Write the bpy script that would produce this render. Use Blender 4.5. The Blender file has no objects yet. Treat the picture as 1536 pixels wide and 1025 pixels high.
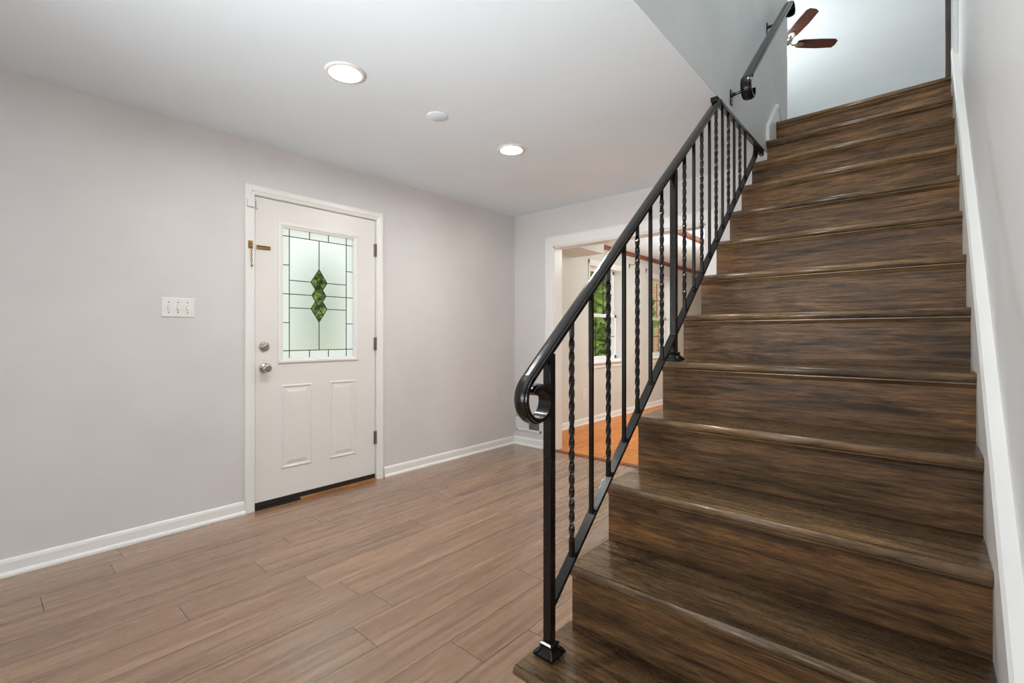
import bpy, bmesh, math, random
from mathutils import Vector, Matrix
random.seed(7)
PI = math.pi
SC = bpy.context.scene
COL = SC.collection

# ------------------------------------------------------------------ camera, world, light, exposure
YAW = 0.7198
F_PX, HORIZON, EYE = 707.76, 503.6, 1.15
cam_d = bpy.data.cameras.new('camera')
cam_d.sensor_width = 36.0
cam_d.lens = 36.0 * F_PX / 1536.0
cam_d.shift_y = (HORIZON - 512.5) / 1536.0
cam_d.clip_start = 0.02
cam = bpy.data.objects.new('camera', cam_d)
cam.location = (0, 0, EYE)
cam.rotation_euler = (PI / 2, 0, YAW)
COL.objects.link(cam)
SC.camera = cam

SC.view_settings.view_transform = 'Standard'
SC.view_settings.look = 'None'
SC.view_settings.gamma = 1.0
SC.view_settings.use_curve_mapping = False
SC.view_settings.exposure = 0.0

world = bpy.data.worlds.new('world')
SC.world = world
world.use_nodes = True
wn, wl = world.node_tree.nodes, world.node_tree.links
bg = wn['Background']
tc = wn.new('ShaderNodeTexCoord')
sep = wn.new('ShaderNodeSeparateXYZ')
ramp = wn.new('ShaderNodeValToRGB')
ramp.color_ramp.elements[0].position = 0.0
ramp.color_ramp.elements[0].color = (0.93, 0.97, 1.0, 1)
ramp.color_ramp.elements[1].position = 0.7
ramp.color_ramp.elements[1].color = (0.80, 0.90, 1.0, 1)
wl.new(tc.outputs['Generated'], sep.inputs[0])
wl.new(sep.outputs['Z'], ramp.inputs['Fac'])
wl.new(ramp.outputs['Color'], bg.inputs['Color'])
bg.inputs['Strength'].default_value = 1.65


def area_light(name, loc, rot, sx, sy, power, color):
    d = bpy.data.lights.new(name, 'AREA')
    d.shape = 'RECTANGLE'
    d.size, d.size_y, d.energy, d.color = sx, sy, power, color
    o = bpy.data.objects.new(name, d)
    o.location, o.rotation_euler = loc, rot
    COL.objects.link(o)
    return o


# daylight through the living-room picture window behind the camera, and added fill upstairs
area_light('daylight_picture_window', (-1.35, -3.42, 1.45), (PI / 2 + math.radians(15), 0, 0), 3.0, 1.5, 28, (0.96, 0.98, 1.0))
area_light('upstairs_fill', (-3.2, 6.6, 4.0), (PI / 2, 0, -PI / 2), 1.8, 1.4, 172, (0.95, 0.99, 1.0))  # added to brighten the upstairs walls, source unseen
# added fill lights, all unseen: living-room ceiling, dining room, stair risers, stairwell
up = area_light('ceiling_fill', (-0.9, -1.0, 1.15), Vector((-0.08, 0.79, 0.58)).to_track_quat('-Z', 'Y').to_euler(), 0.8, 0.8, 23, (1.0, 1.0, 1.0))  # added behind the camera to brighten the ceiling, no real lamp
up.data.spread = math.radians(90)
area_light('dining_fill', (-1.5, 6.0, 2.36), (0, 0, 0), 0.6, 0.6, 40, (1.0, 1.0, 0.97))  # added fill to brighten the dining room, no fixture known
area_light('riser_fill', (1.1, -1.0, 1.3), Vector((-0.5, 0.85, -0.12)).to_track_quat('-Z', 'Y').to_euler(), 0.6, 0.6, 9, (1.0, 0.98, 0.95))  # added fill to lift the lower risers, no lamp known
area_light('dining_ceiling_fill', (-1.7, 6.0, 1.5), (PI, 0, 0), 0.5, 0.5, 22, (0.95, 0.98, 1.0))  # added upward fill for the dining ceiling, hidden by the stairs
area_light('stairwell_fill', (-0.35, 1.7, 5.05), (0, 0, 0), 0.5, 0.5, 25, (0.97, 1.0, 1.0))  # added above the frame to brighten the stairwell walls

# ------------------------------------------------------------------ measured places
CE = 2.417                      # living-room ceiling
CD = 2.385                      # dining-room ceiling
XL = -3.308                     # left (front) wall face
YB = 3.816                      # back wall face
XW = -0.827                     # stairwell left wall face
XS = -0.863                     # open ends of treads
XR = 0.114                      # skirt face on the right
XV = 0.142                      # right wall face
Y0, RUN, RISE = 1.017, 0.2342, 0.2076
N = 13
ZU = N * RISE                   # upper floor
CU = ZU + 2.44                  # upper ceiling


def nz(y):
    return RISE + (y - Y0) / RUN * RISE


# ------------------------------------------------------------------ materials
def lin(c):
    return tuple(((v / 255) / 12.92 if v / 255 <= 0.04045 else ((v / 255 + 0.055) / 1.055) ** 2.4) for v in c) + (1.0,)


def new_mat(name, rgb=(200, 200, 200), rough=0.5, metal=0.0, spec=0.5, coat=0.0):
    m = bpy.data.materials.new(name)
    m.use_nodes = True
    b = m.node_tree.nodes['Principled BSDF']
    b.inputs['Base Color'].default_value = lin(rgb)
    b.inputs['Roughness'].default_value = rough
    b.inputs['Metallic'].default_value = metal
    b.inputs['Specular IOR Level'].default_value = spec
    b.inputs['Coat Weight'].default_value = coat
    return m


class NT:
    def __init__(self, m):
        self.n, self.l = m.node_tree.nodes, m.node_tree.links
        self.b = self.n['Principled BSDF']

    def add(self, t, **kw):
        x = self.n.new(t)
        for k, v in kw.items():
            setattr(x, k, v)
        return x

    def link(self, a, b):
        self.l.new(a, b)

    def coords(self, scale, rot=(0, 0, 0), loc=(0, 0, 0), rand=0.0):
        c = self.add('ShaderNodeTexCoord')
        mp = self.add('ShaderNodeMapping')
        mp.inputs['Scale'].default_value = scale
        mp.inputs['Rotation'].default_value = rot
        mp.inputs['Location'].default_value = loc
        if rand:
            oi = self.add('ShaderNodeObjectInfo')
            mu = self.add('ShaderNodeMath', operation='MULTIPLY')
            mu.inputs[1].default_value = rand
            self.link(oi.outputs['Random'], mu.inputs[0])
            ad = self.add('ShaderNodeVectorMath', operation='ADD')
            self.link(c.outputs['Object'], ad.inputs[0])
            self.link(mu.outputs[0], ad.inputs[1])
            self.link(ad.outputs[0], mp.inputs['Vector'])
        else:
            self.link(c.outputs['Object'], mp.inputs['Vector'])
        return mp.outputs['Vector']

    def noise(self, vec, scale, detail=4, rough=0.55, dist=0.0):
        x = self.add('ShaderNodeTexNoise')
        x.inputs['Scale'].default_value = scale
        x.inputs['Detail'].default_value = detail
        x.inputs['Roughness'].default_value = rough
        x.inputs['Distortion'].default_value = dist
        if vec is not None:
            self.link(vec, x.inputs['Vector'])
        return x.outputs['Fac']

    def ramp(self, fac, stops):
        r = self.add('ShaderNodeValToRGB')
        e = r.color_ramp.elements
        while len(e) > 1:
            e.remove(e[-1])
        e[0].position, e[0].color = stops[0][0], stops[0][1]
        for p, c in stops[1:]:
            k = e.new(p)
            k.color = c
        self.link(fac, r.inputs['Fac'])
        return r.outputs['Color']

    def mix(self, a, b, fac, blend='MIX'):
        x = self.add('ShaderNodeMix', data_type='RGBA', blend_type=blend)
        for s, v in ((0, fac), (6, a), (7, b)):
            if hasattr(v, 'is_output'):
                self.link(v, x.inputs[s])
            else:
                x.inputs[s].default_value = v
        return x.outputs[2]

    def bump(self, h, strength=0.1, dist=0.01):
        x = self.add('ShaderNodeBump')
        x.inputs['Strength'].default_value = strength
        x.inputs['Distance'].default_value = dist
        self.link(h, x.inputs['Height'])
        self.link(x.outputs['Normal'], self.b.inputs['Normal'])


def paint(name, rgb, rough=0.55, bump=0.03, blotch=0.03):
    m = new_mat(name, rgb, rough, spec=0.35)
    t = NT(m)
    v = t.coords((1, 1, 1))
    n1 = t.noise(v, 2.2, 3)
    c = lin(rgb)
    lo = tuple(x * (1 - blotch) for x in c[:3]) + (1,)
    hi = tuple(min(1, x * (1 + blotch)) for x in c[:3]) + (1,)
    t.link(t.ramp(n1, [(0.35, lo), (0.65, hi)]), t.b.inputs['Base Color'])
    t.bump(t.noise(v, 180, 2), bump, 0.002)
    return m


def stair_wood(name, dark, mid, light, rough=0.3, axis=0, spec=0.5, patch=0.8):
    m = new_mat(name, mid, rough, spec=spec)
    t = NT(m)

    def st(k, along):
        v = [k, k, k]
        v[axis] = along
        return tuple(v)
    a = t.noise(t.coords(st(44, 3.4), rand=37.0), 1.0, 6, 0.68, 0.9)        # figure
    b = t.noise(t.coords(st(330, 22.0), rand=19.0), 1.0, 3, 0.7)             # pores
    d = t.noise(t.coords(st(140, 8.5), rand=23.0), 1.0, 4, 0.7, 0.4)        # fine streaks
    pt = t.noise(t.coords(st(7, 1.7), rand=11.0), 1.0, 4, 0.6, 0.6)         # uneven stain
    col = t.ramp(a, [(0.34, lin(dark)), (0.47, lin(mid)), (0.64, lin(light))])
    col = t.mix(col, t.ramp(d, [(0.34, (0.42, 0.40, 0.38, 1)), (0.54, (1.08, 1.06, 1.02, 1))]), 0.75, 'MULTIPLY')
    col = t.mix(col, t.ramp(b, [(0.40, (0.45, 0.43, 0.42, 1)), (0.52, (1, 1, 1, 1))]), 0.55, 'MULTIPLY')
    col = t.mix(col, t.ramp(pt, [(0.34, (0.44, 0.46, 0.49, 1)), (0.50, (0.92, 0.93, 0.92, 1)), (0.68, (1.25, 1.12, 0.92, 1))]), patch, 'MULTIPLY')
    t.link(col, t.b.inputs['Base Color'])
    t.link(t.ramp(d, [(0.3, (rough + 0.12,) * 3 + (1,)), (0.7, (rough - 0.04,) * 3 + (1,))]), t.b.inputs['Roughness'])
    t.bump(d, 0.10, 0.002)
    return m


def plank_floor(name, width, length, c_dark, c_mid, c_light, x_edge, rough=0.35, tint=0.25, bump=0.1, grain=1.0):
    m = new_mat(name, c_mid, rough, spec=0.5)
    t = NT(m)
    c = t.add('ShaderNodeTexCoord')
    sp = t.add('ShaderNodeSeparateXYZ')
    t.link(c.outputs['Object'], sp.inputs[0])

    def mth(op, a, b=None):
        x = t.add('ShaderNodeMath', operation=op)
        for i, v in enumerate((a, b)):
            if v is None:
                continue
            if hasattr(v, 'is_output'):
                t.link(v, x.inputs[i])
            else:
                x.inputs[i].default_value = v
        return x.outputs[0]
    rx = mth('DIVIDE', mth('ADD', sp.outputs['X'], x_edge), width)
    row = mth('FLOOR', rx)
    wn1 = t.add('ShaderNodeTexWhiteNoise', noise_dimensions='1D')
    t.link(row, wn1.inputs['W'])
    uy = mth('ADD', mth('DIVIDE', sp.outputs['Y'], length), mth('MULTIPLY', wn1.outputs['Value'], 7.0))
    wn2 = t.add('ShaderNodeTexWhiteNoise', noise_dimensions='1D')
    t.link(mth('ADD', mth('MULTIPLY', row, 17.31), mth('FLOOR', uy)), wn2.inputs['W'])
    prand = wn2.outputs['Value']
    fx, fy = mth('FRACT', rx), mth('FRACT', uy)
    ex = mth('MULTIPLY', mth('MINIMUM', fx, mth('SUBTRACT', 1.0, fx)), width)
    ey = mth('MULTIPLY', mth('MINIMUM', fy, mth('SUBTRACT', 1.0, fy)), length)
    seam = mth('LESS_THAN', mth('MINIMUM', ex, ey), 0.0016)
    cmb = t.add('ShaderNodeCombineXYZ')
    for i in range(3):
        t.link(mth('MULTIPLY', prand, (13.0, 29.0, 7.0)[i]), cmb.inputs[i])
    ad = t.add('ShaderNodeVectorMath', operation='ADD')
    t.link(c.outputs['Object'], ad.inputs[0])
    t.link(cmb.outputs[0], ad.inputs[1])

    def stretched(s):
        q = t.add('ShaderNodeMapping')
        q.inputs['Scale'].default_value = s
        t.link(ad.outputs[0], q.inputs['Vector'])
        return q.outputs['Vector']
    a = t.noise(stretched((15 * grain, 0.9, 1)), 1.0, 5, 0.6, 1.0)
    b = t.noise(stretched((95 * grain, 3.0, 1)), 1.0, 3, 0.65)
    w = t.add('ShaderNodeTexWave', wave_type='BANDS', bands_direction='X', wave_profile='SIN')
    w.inputs['Scale'].default_value = 4.0
    w.inputs['Distortion'].default_value = 9.0
    w.inputs['Detail'].default_value = 3.0
    w.inputs['Detail Scale'].default_value = 1.2
    t.link(stretched((3.0 * grain, 0.35, 1)), w.inputs['Vector'])
    col = t.ramp(a, [(0.25, lin(c_dark)), (0.5, lin(c_mid)), (0.78, lin(c_light))])
    col = t.mix(col, t.ramp(b, [(0.36, (0.62, 0.59, 0.56, 1)), (0.56, (1, 1, 1, 1))]), 0.6, 'MULTIPLY')
    col = t.mix(col, t.ramp(w.outputs['Fac'], [(0.0, (0.74, 0.72, 0.70, 1)), (0.35, (1, 1, 1, 1))]), 0.35, 'MULTIPLY')
    col = t.mix(col, t.ramp(prand, [(0.0, (1 - tint, 1 - tint, 1 - tint * 0.9, 1)), (1.0, (1 + tint * 0.5, 1 + tint * 0.45, 1 + tint * 0.4, 1))]), 1.0, 'MULTIPLY')
    col = t.mix(col, lin(tuple(v * 0.36 for v in c_dark)), seam)
    t.link(col, t.b.inputs['Base Color'])
    t.link(t.ramp(b, [(0.3, (rough + 0.1,) * 3 + (1,)), (0.7, (rough - 0.04,) * 3 + (1,))]), t.b.inputs['Roughness'])
    t.bump(b, bump, 0.002)
    return m


M = {}
M['wall'] = paint('wall_paint', (216, 213, 212), 0.5)
M['wall_cool'] = paint('stairwell_paint', (208, 211, 211), 0.42, blotch=0.045)
M['wall_right'] = paint('right_wall_brightened', (242, 243, 243), 0.42, blotch=0.02)  # lighter than the stairwell paint: missing light put into the colour
M['wall_dining'] = paint('dining_paint', (212, 213, 206), 0.55)
M['ceiling'] = paint('ceiling_paint', (232, 242, 249), 0.7, 0.04, 0.012)
M['trim'] = paint('white_trim_gloss', (236, 235, 232), 0.28, 0.02, 0.01)
M['door'] = paint('door_paint', (231, 228, 223), 0.32, 0.02, 0.01)
M['plastic'] = new_mat('white_plastic', (232, 231, 227), 0.35)
M['tread'] = stair_wood('tread_wood', (84, 65, 47), (120, 95, 68), (152, 122, 88), 0.22, 0, 0.6, 0.7)
M['riser'] = stair_wood('riser_wood', (68, 50, 35), (106, 79, 53), (140, 106, 72), 0.40, 0, 0.3, 0.85)
M['jamb_dark'] = stair_wood('dark_jamb_wood', (34, 22, 18), (56, 37, 29), (84, 55, 42), 0.4, 2)
M['floor'] = plank_floor('laminate_floor', 0.177, 1.22, (106, 74, 50), (150, 114, 84), (180, 146, 114), 2.054, 0.24, 0.12, 0.08, 1.7)
M['floor'].node_tree.nodes['Principled BSDF'].inputs['Specular IOR Level'].default_value = 0.9
M['floor_orange'] = plank_floor('orange_oak_floor', 0.057, 0.9, (206, 112, 22), (226, 134, 32), (236, 154, 50), 0.01, 0.28, 0.10, 0.05)
M['floor_orange'].node_tree.nodes['Principled BSDF'].inputs['Specular IOR Level'].default_value = 0.25
M['wood_red'] = stair_wood('red_brown_wood', (104, 52, 30), (140, 74, 44), (172, 100, 62), 0.4, 1)
M['threshold_wood'] = stair_wood('raw_threshold_wood', (150, 96, 50), (186, 128, 72), (210, 158, 100), 0.5, 1)
M['rubber'] = new_mat('dark_rubber', (42, 30, 24), 0.6)
M['gap'] = new_mat('dark_gap', (26, 22, 20), 0.8)


def iron():
    m = new_mat('black_gloss_iron', (16, 15, 15), 0.22, 0.0, 0.5, 0.0)
    t = NT(m)
    v = t.coords((1, 1, 1))
    n1 = t.noise(v, 60, 3)
    n2 = t.noise(v, 210, 4, 0.7)
    chip = t.ramp(n2, [(0.655, (0, 0, 0, 1)), (0.69, (1, 1, 1, 1))])
    t.link(t.mix(t.ramp(n1, [(0.35, lin((9, 9, 9))), (0.7, lin((24, 21, 19)))]), lin((150, 128, 108)), chip), t.b.inputs['Base Color'])
    t.bump(n1, 0.25, 0.002)
    return m


M['iron'] = iron()
M['nickel'] = new_mat('satin_nickel', (188, 182, 174), 0.26, 1.0)
M['brass'] = new_mat('antique_brass', (168, 134, 84), 0.35, 1.0)
M['steel'] = new_mat('dull_steel', (150, 146, 140), 0.42, 1.0)
M['lead'] = new_mat('lead_came', (52, 56, 52), 0.5, 0.4)
M['chrome'] = new_mat('brushed_fan_metal', (205, 200, 195), 0.25, 1.0)
M['blade'] = stair_wood('fan_blade_wood', (58, 30, 26), (82, 44, 37), (104, 62, 52), 0.35, 0)


def emit(name, rgb, s):
    m = new_mat(name, rgb, 0.5)
    b = m.node_tree.nodes['Principled BSDF']
    b.inputs['Emission Color'].default_value = lin(rgb)
    b.inputs['Emission Strength'].default_value = s
    return m


M['floor'].node_tree.nodes['Principled BSDF'].inputs['Coat Weight'].default_value = 0.6
M['floor'].node_tree.nodes['Principled BSDF'].inputs['Coat Roughness'].default_value = 0.22
M['led'] = emit('lit_lens', (255, 252, 248), 390.0)
M['bulb'] = emit('lit_fan_globe', (255, 252, 246), 3.0)

# frosted, seeded door glass with clear diamond bevels in the middle
DY0, DY1, DZ0, DZ1 = 1.218, 2.117, 0.047, 2.066       # door slab
GY0, GY1, GZ0, GZ1 = 1.393, 1.934, 0.990, 1.896       # glass
GYC, GZC = (GY0 + GY1) / 2, 1.440
DYC = (DY0 + DY1) / 2
DIAM = [(GZC + 0.096, 0.061, 0.096), (GZC, 0.053, 0.088), (GZC - 0.096, 0.061, 0.096)]


def door_glass():
    m = bpy.data.materials.new('leaded_glass')
    m.use_nodes = True
    t = NT(m)
    t.n.remove(t.b)
    out = t.n['Material Output']
    c = t.add('ShaderNodeTexCoord')
    sp = t.add('ShaderNodeSeparateXYZ')
    t.link(c.outputs['Object'], sp.inputs[0])

    def mth(op, a, b=None):
        x = t.add('ShaderNodeMath', operation=op)
        for i, v in enumerate((a, b)):
            if v is None:
                continue
            if hasattr(v, 'is_output'):
                t.link(v, x.inputs[i])
            else:
                x.inputs[i].default_value = v
        return x.outputs[0]
    best = None
    for zc, a, b in DIAM:
        u = mth('DIVIDE', mth('ABSOLUTE', mth('SUBTRACT', sp.outputs['Y'], GYC - DYC)), a)
        v = mth('DIVIDE', mth('ABSOLUTE', mth('SUBTRACT', sp.outputs['Z'], zc)), b)
        d = mth('ADD', u, v)
        best = d if best is None else mth('MINIMUM', best, d)
    clear = mth('LESS_THAN', best, 1.0)
    # the narrow border panes are more strongly stippled
    ey = mth('ABSOLUTE', mth('SUBTRACT', sp.outputs['Y'], GYC - DYC))
    ez = mth('ABSOLUTE', mth('SUBTRACT', sp.outputs['Z'], (GZ0 + GZ1) / 2))
    border = mth('MAXIMUM', mth('GREATER_THAN', ey, (GY1 - GY0) / 2 - 0.056), mth('GREATER_THAN', ez, (GZ1 - GZ0) / 2 - 0.055))
    n = t.noise(c.outputs['Object'], 190, 2)
    bump = t.add('ShaderNodeBump')
    bump.inputs['Distance'].default_value = 0.004
    t.link(n, bump.inputs['Height'])
    t.link(mth('MULTIPLY', mth('SUBTRACT', 1.0, clear), mth('ADD', 0.35, mth('MULTIPLY', border, 0.5))), bump.inputs['Strength'])
    gl = t.add('ShaderNodeBsdfRefraction')
    gl.inputs['IOR'].default_value = 1.12
    t.link(t.ramp(t.noise(c.outputs['Object'], 240, 2, 0.6), [(0.36, (0.84, 0.87, 0.82, 1)), (0.62, (0.98, 0.99, 0.96, 1))]), gl.inputs['Color'])
    t.link(mth('MULTIPLY', mth('SUBTRACT', 1.0, clear), 0.6), gl.inputs['Roughness'])
    t.link(bump.outputs['Normal'], gl.inputs['Normal'])
    tr = t.add('ShaderNodeBsdfTranslucent')
    tr.inputs['Color'].default_value = (1.0, 0.98, 0.98, 1)
    gs = t.add('ShaderNodeBsdfGlossy')
    gs.inputs['Roughness'].default_value = 0.15
    t.link(bump.outputs['Normal'], gs.inputs['Normal'])
    m1 = t.add('ShaderNodeMixShader')
    t.link(mth('MULTIPLY', mth('SUBTRACT', 1.0, clear), mth('ADD', 0.18, mth('MULTIPLY', border, 0.4))), m1.inputs[0])
    t.link(gl.outputs[0], m1.inputs[1])
    t.link(tr.outputs[0], m1.inputs[2])
    m2 = t.add('ShaderNodeMixShader')
    m2.inputs[0].default_value = 0.05
    t.link(m1.outputs[0], m2.inputs[1])
    t.link(gs.outputs[0], m2.inputs[2])
    t.link(m2.outputs[0], out.inputs['Surface'])
    return m


M['door_glass'] = door_glass()


def window_glass():
    m = bpy.data.materials.new('window_glass')
    m.use_nodes = True
    t = NT(m)
    t.n.remove(t.b)
    a = t.add('ShaderNodeBsdfTransparent')
    g = t.add('ShaderNodeBsdfGlossy')
    g.inputs['Roughness'].default_value = 0.03
    x = t.add('ShaderNodeMixShader')
    x.inputs[0].default_value = 0.06
    t.link(a.outputs[0], x.inputs[1])
    t.link(g.outputs[0], x.inputs[2])
    t.link(x.outputs[0], t.n['Material Output'].inputs['Surface'])
    return m


M['glass'] = window_glass()


def leafy(name, lo, hi):
    m = new_mat(name, hi, 0.6)
    t = NT(m)
    t.link(t.ramp(t.noise(t.coords((1, 1, 1)), 3.0, 3), [(0.3, lin(lo)), (0.7, lin(hi))]), t.b.inputs['Base Color'])
    return m


M['leaf'] = leafy('leaf_green', (96, 124, 48), (178, 204, 96))
M['leaf_dark'] = leafy('leaf_deep_green', (46, 74, 30), (110, 146, 62))
M['bark'] = leafy('bark', (70, 54, 42), (110, 90, 72))
M['lawn'] = leafy('lawn_grass', (182, 190, 120), (214, 216, 166))
M['concrete'] = leafy('porch_concrete', (176, 172, 164), (200, 196, 188))


def brick_mat():
    m = new_mat('tan_brick', (200, 150, 110), 0.85)
    t = NT(m)
    br = t.add('ShaderNodeTexBrick')
    v = t.coords((1, 1, 1), rot=(PI / 2, 0, 0))
    t.link(v, br.inputs['Vector'])
    br.inputs['Scale'].default_value = 1.0
    br.inputs['Brick Width'].default_value = 0.22
    br.inputs['Row Height'].default_value = 0.075
    br.inputs['Mortar Size'].default_value = 0.006
    br.inputs['Color1'].default_value = lin((214, 164, 122))
    br.inputs['Color2'].default_value = lin((190, 130, 92))
    br.inputs['Mortar'].default_value = lin((222, 208, 190))
    t.link(br.outputs['Color'], t.b.inputs['Base Color'])
    return m


M['brick'] = brick_mat()
M['shingle'] = new_mat('grey_shingle', (96, 92, 88), 0.9)


# ------------------------------------------------------------------ mesh helpers
class MB:
    def __init__(self):
        self.v, self.f, self.smooth = [], [], []

    def add(self, vs, fs, smooth=False):
        o = len(self.v)
        self.v += [tuple(p) for p in vs]
        self.f += [tuple(i + o for i in q) for q in fs]
        self.smooth += [smooth] * len(fs)
        return self

    def box(self, x0, x1, y0, y1, z0, z1):
        vs = [(x, y, z) for x in (x0, x1) for y in (y0, y1) for z in (z0, z1)]
        return self.add(vs, [(0, 1, 3, 2), (4, 6, 7, 5), (0, 4, 5, 1), (2, 3, 7, 6), (0, 2, 6, 4), (1, 5, 7, 3)])

    def prism_x(self, poly, x0, x1, smooth=False):
        """polygon of (y, z) extruded along x"""
        n = len(poly)
        vs = [(x0, y, z) for y, z in poly] + [(x1, y, z) for y, z in poly]
        self.add(vs, [tuple(range(n))[::-1], tuple(range(n, 2 * n))])
        o = len(self.v) - 2 * n
        for i in range(n):
            j = (i + 1) % n
            self.f.append((o + i, o + j, o + n + j, o + n + i))
            self.smooth.append(smooth)
        return self

    def sweep_x(self, path, prof):
        """path of (y, z) in the plane of a rail; prof of (x, n) across it, n along the path normal"""
        rings = []
        for i, (y, z) in enumerate(path):
            a = path[max(i - 1, 0)]
            b = path[min(i + 1, len(path) - 1)]
            ty, tz = b[0] - a[0], b[1] - a[1]
            L = math.hypot(ty, tz) or 1
            ny, nzz = -tz / L, ty / L
            rings.append([(px, y + pn * ny, z + pn * nzz) for px, pn in prof])
        return self.loft(rings, True, False)

    def loft(self, rings, caps=True, smooth=True, closed=False):
        k = len(rings[0])
        o = len(self.v)
        for r in rings:
            self.v += [tuple(p) for p in r]
        m = len(rings)
        for i in range(m if closed else m - 1):
            i2 = (i + 1) % m
            for j in range(k):
                j2 = (j + 1) % k
                self.f.append((o + i * k + j, o + i * k + j2, o + i2 * k + j2, o + i2 * k + j))
                self.smooth.append(smooth)
        if caps and not closed:
            self.f.append(tuple(o + j for j in range(k))[::-1])
            self.f.append(tuple(o + (m - 1) * k + j for j in range(k)))
            self.smooth += [False, False]
        return self

    def lathe(self, prof, c, axis='z', n=32):
        """prof of (r, t); t runs along axis from c"""
        rings = []
        for r, t in prof:
            ring = []
            for i in range(n):
                a = 2 * PI * i / n
                p, q = r * math.cos(a), r * math.sin(a)
                d = {'z': (p, q, t), 'x': (t, p, q), 'y': (p, t, q)}[axis]
                ring.append((c[0] + d[0], c[1] + d[1], c[2] + d[2]))
            rings.append(ring)
        return self.loft(rings, True)

    def tube(self, pts, r, n=10):
        pts = [Vector(p) for p in pts]
        rings = []
        for i, p in enumerate(pts):
            d = (pts[min(i + 1, len(pts) - 1)] - pts[max(i - 1, 0)]).normalized()
            up = Vector((0, 0, 1)) if abs(d.z) < 0.9 else Vector((1, 0, 0))
            s = d.cross(up).normalized()
            u = s.cross(d)
            rr = r[i] if isinstance(r, (list, tuple)) else r
            rings.append([p + s * rr * math.cos(2 * PI * k / n) + u * rr * math.sin(2 * PI * k / n) for k in range(n)])
        return self.loft(rings, True)

    def nest_x(self, rects, cap=True):
        """nested rectangles (y0, y1, z0, z1, x) joined into a moulded panel facing +x"""
        rings = [[(x, y0, z0), (x, y1, z0), (x, y1, z1), (x, y0, z1)] for y0, y1, z0, z1, x in rects]
        o = len(self.v)
        for r in rings:
            self.v += r
        for i in range(len(rings) - 1):
            for j in range(4):
                j2 = (j + 1) % 4
                self.f.append((o + 4 * i + j, o + 4 * i + j2, o + 4 * i + 4 + j2, o + 4 * i + 4 + j))
                self.smooth.append(False)
        if cap:
            k = o + 4 * (len(rings) - 1)
            self.f.append((k, k + 1, k + 2, k + 3))
            self.smooth.append(False)
        return self


def world_loc(o):
    v = Vector((0, 0, 0))
    while o is not None:
        v += o.location
        o = o.parent
    return v


def obj(name, mb, mat, parent=None, bevel=0.0, seg=2, label=None, loc=None):
    base = world_loc(parent) if parent else (Vector(loc) if loc else Vector((0, 0, 0)))
    me = bpy.data.meshes.new(name)
    me.from_pydata([tuple(Vector(p) - base) for p in mb.v], [], mb.f)
    me.polygons.foreach_set('use_smooth', mb.smooth)
    bm = bmesh.new()
    bm.from_mesh(me)
    bmesh.ops.recalc_face_normals(bm, faces=bm.faces)
    bm.to_mesh(me)
    bm.free()
    me.materials.append(mat)
    o = bpy.data.objects.new(name, me)
    COL.objects.link(o)
    if parent:
        o.parent = parent
    else:
        o.location = base
    if bevel:
        b = o.modifiers.new('edge', 'BEVEL')
        b.width, b.segments, b.limit_method = bevel, seg, 'ANGLE'
        b.angle_limit = math.radians(40)
        b.harden_normals = False
    if label:
        o['label'] = label
    return o


def tag(o, label, cat, group=None, kind=None):
    o['label'], o['category'] = label, cat
    if group:
        o['group'] = group
    if kind:
        o['kind'] = kind
    return o


def thing(name, loc, label, cat, group=None):
    o = bpy.data.objects.new(name, None)
    o.empty_display_size = 0.1
    o.location = loc
    COL.objects.link(o)
    return tag(o, label, cat, group)


def struct(name, mb, mat, label, cat, bevel=0.0):
    return tag(obj(name, mb, mat, None, bevel), label, cat, None, 'structure')


def wall_x(mb, x0, x1, y0, y1, z0, z1, holes=()):
    """slab in a plane of constant x with rectangular holes (ya, yb, za, zb)"""
    y = y0
    for ya, yb, za, zb in sorted(holes):
        if ya > y:
            mb.box(x0, x1, y, ya, z0, z1)
        if za > z0:
            mb.box(x0, x1, ya, yb, z0, za)
        if zb < z1:
            mb.box(x0, x1, ya, yb, zb, z1)
        y = yb
    if y1 > y:
        mb.box(x0, x1, y, y1, z0, z1)
    return mb


def wall_y(mb, y0, y1, x0, x1, z0, z1, holes=()):
    x = x0
    for xa, xb, za, zb in sorted(holes):
        if xa > x:
            mb.box(x, xa, y0, y1, z0, z1)
        if za > z0:
            mb.box(xa, xb, y0, y1, z0, za)
        if zb < z1:
            mb.box(xa, xb, y0, y1, zb, z1)
        x = xb
    if x1 > x:
        mb.box(x, x1, y0, y1, z0, z1)
    return mb


# ------------------------------------------------------------------ the shell
YR = -3.3                       # wall behind the camera
YD = 10.0                       # far end of the dining room
OPX0, OPX1, OPZ = -2.79, -1.306, 2.035   # opening to the dining room
W1 = (5.30, 6.20, 0.80, 2.10)   # dining windows (y0, y1, z0, z1)
W2 = (7.14, 7.95, 0.80, 2.10)
DOORHOLE = (1.205, 2.130, 0.0, 2.078)

struct('floor', MB().box(XL, 1.75, YR, YB + 0.02, -0.06, 0), M['floor'], 'brown wood-look laminate plank floor of the living room', 'floor')
struct('floor_dining', MB().box(XL, -0.95, YB + 0.02, YD, -0.06, 0.004), M['floor_orange'], 'orange oak strip floor of the dining room', 'floor')

c = MB()
c.box(XL - 0.2, XW - 0.003, YR - 0.2, YB + 0.06, CE, ZU - 0.02)
c.box(XW - 0.003, 1.75, YR - 0.2, 0.597, CE, ZU - 0.02)
struct('ceiling', c, M['ceiling'], 'smooth white living room ceiling ending at the stairwell', 'ceiling')
struct('ceiling_dining', MB().box(XL - 0.2, -0.85, YB + 0.06, YD + 0.2, CD, ZU - 0.02), M['ceiling'], 'white dining room ceiling seen through the opening', 'ceiling')

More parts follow.
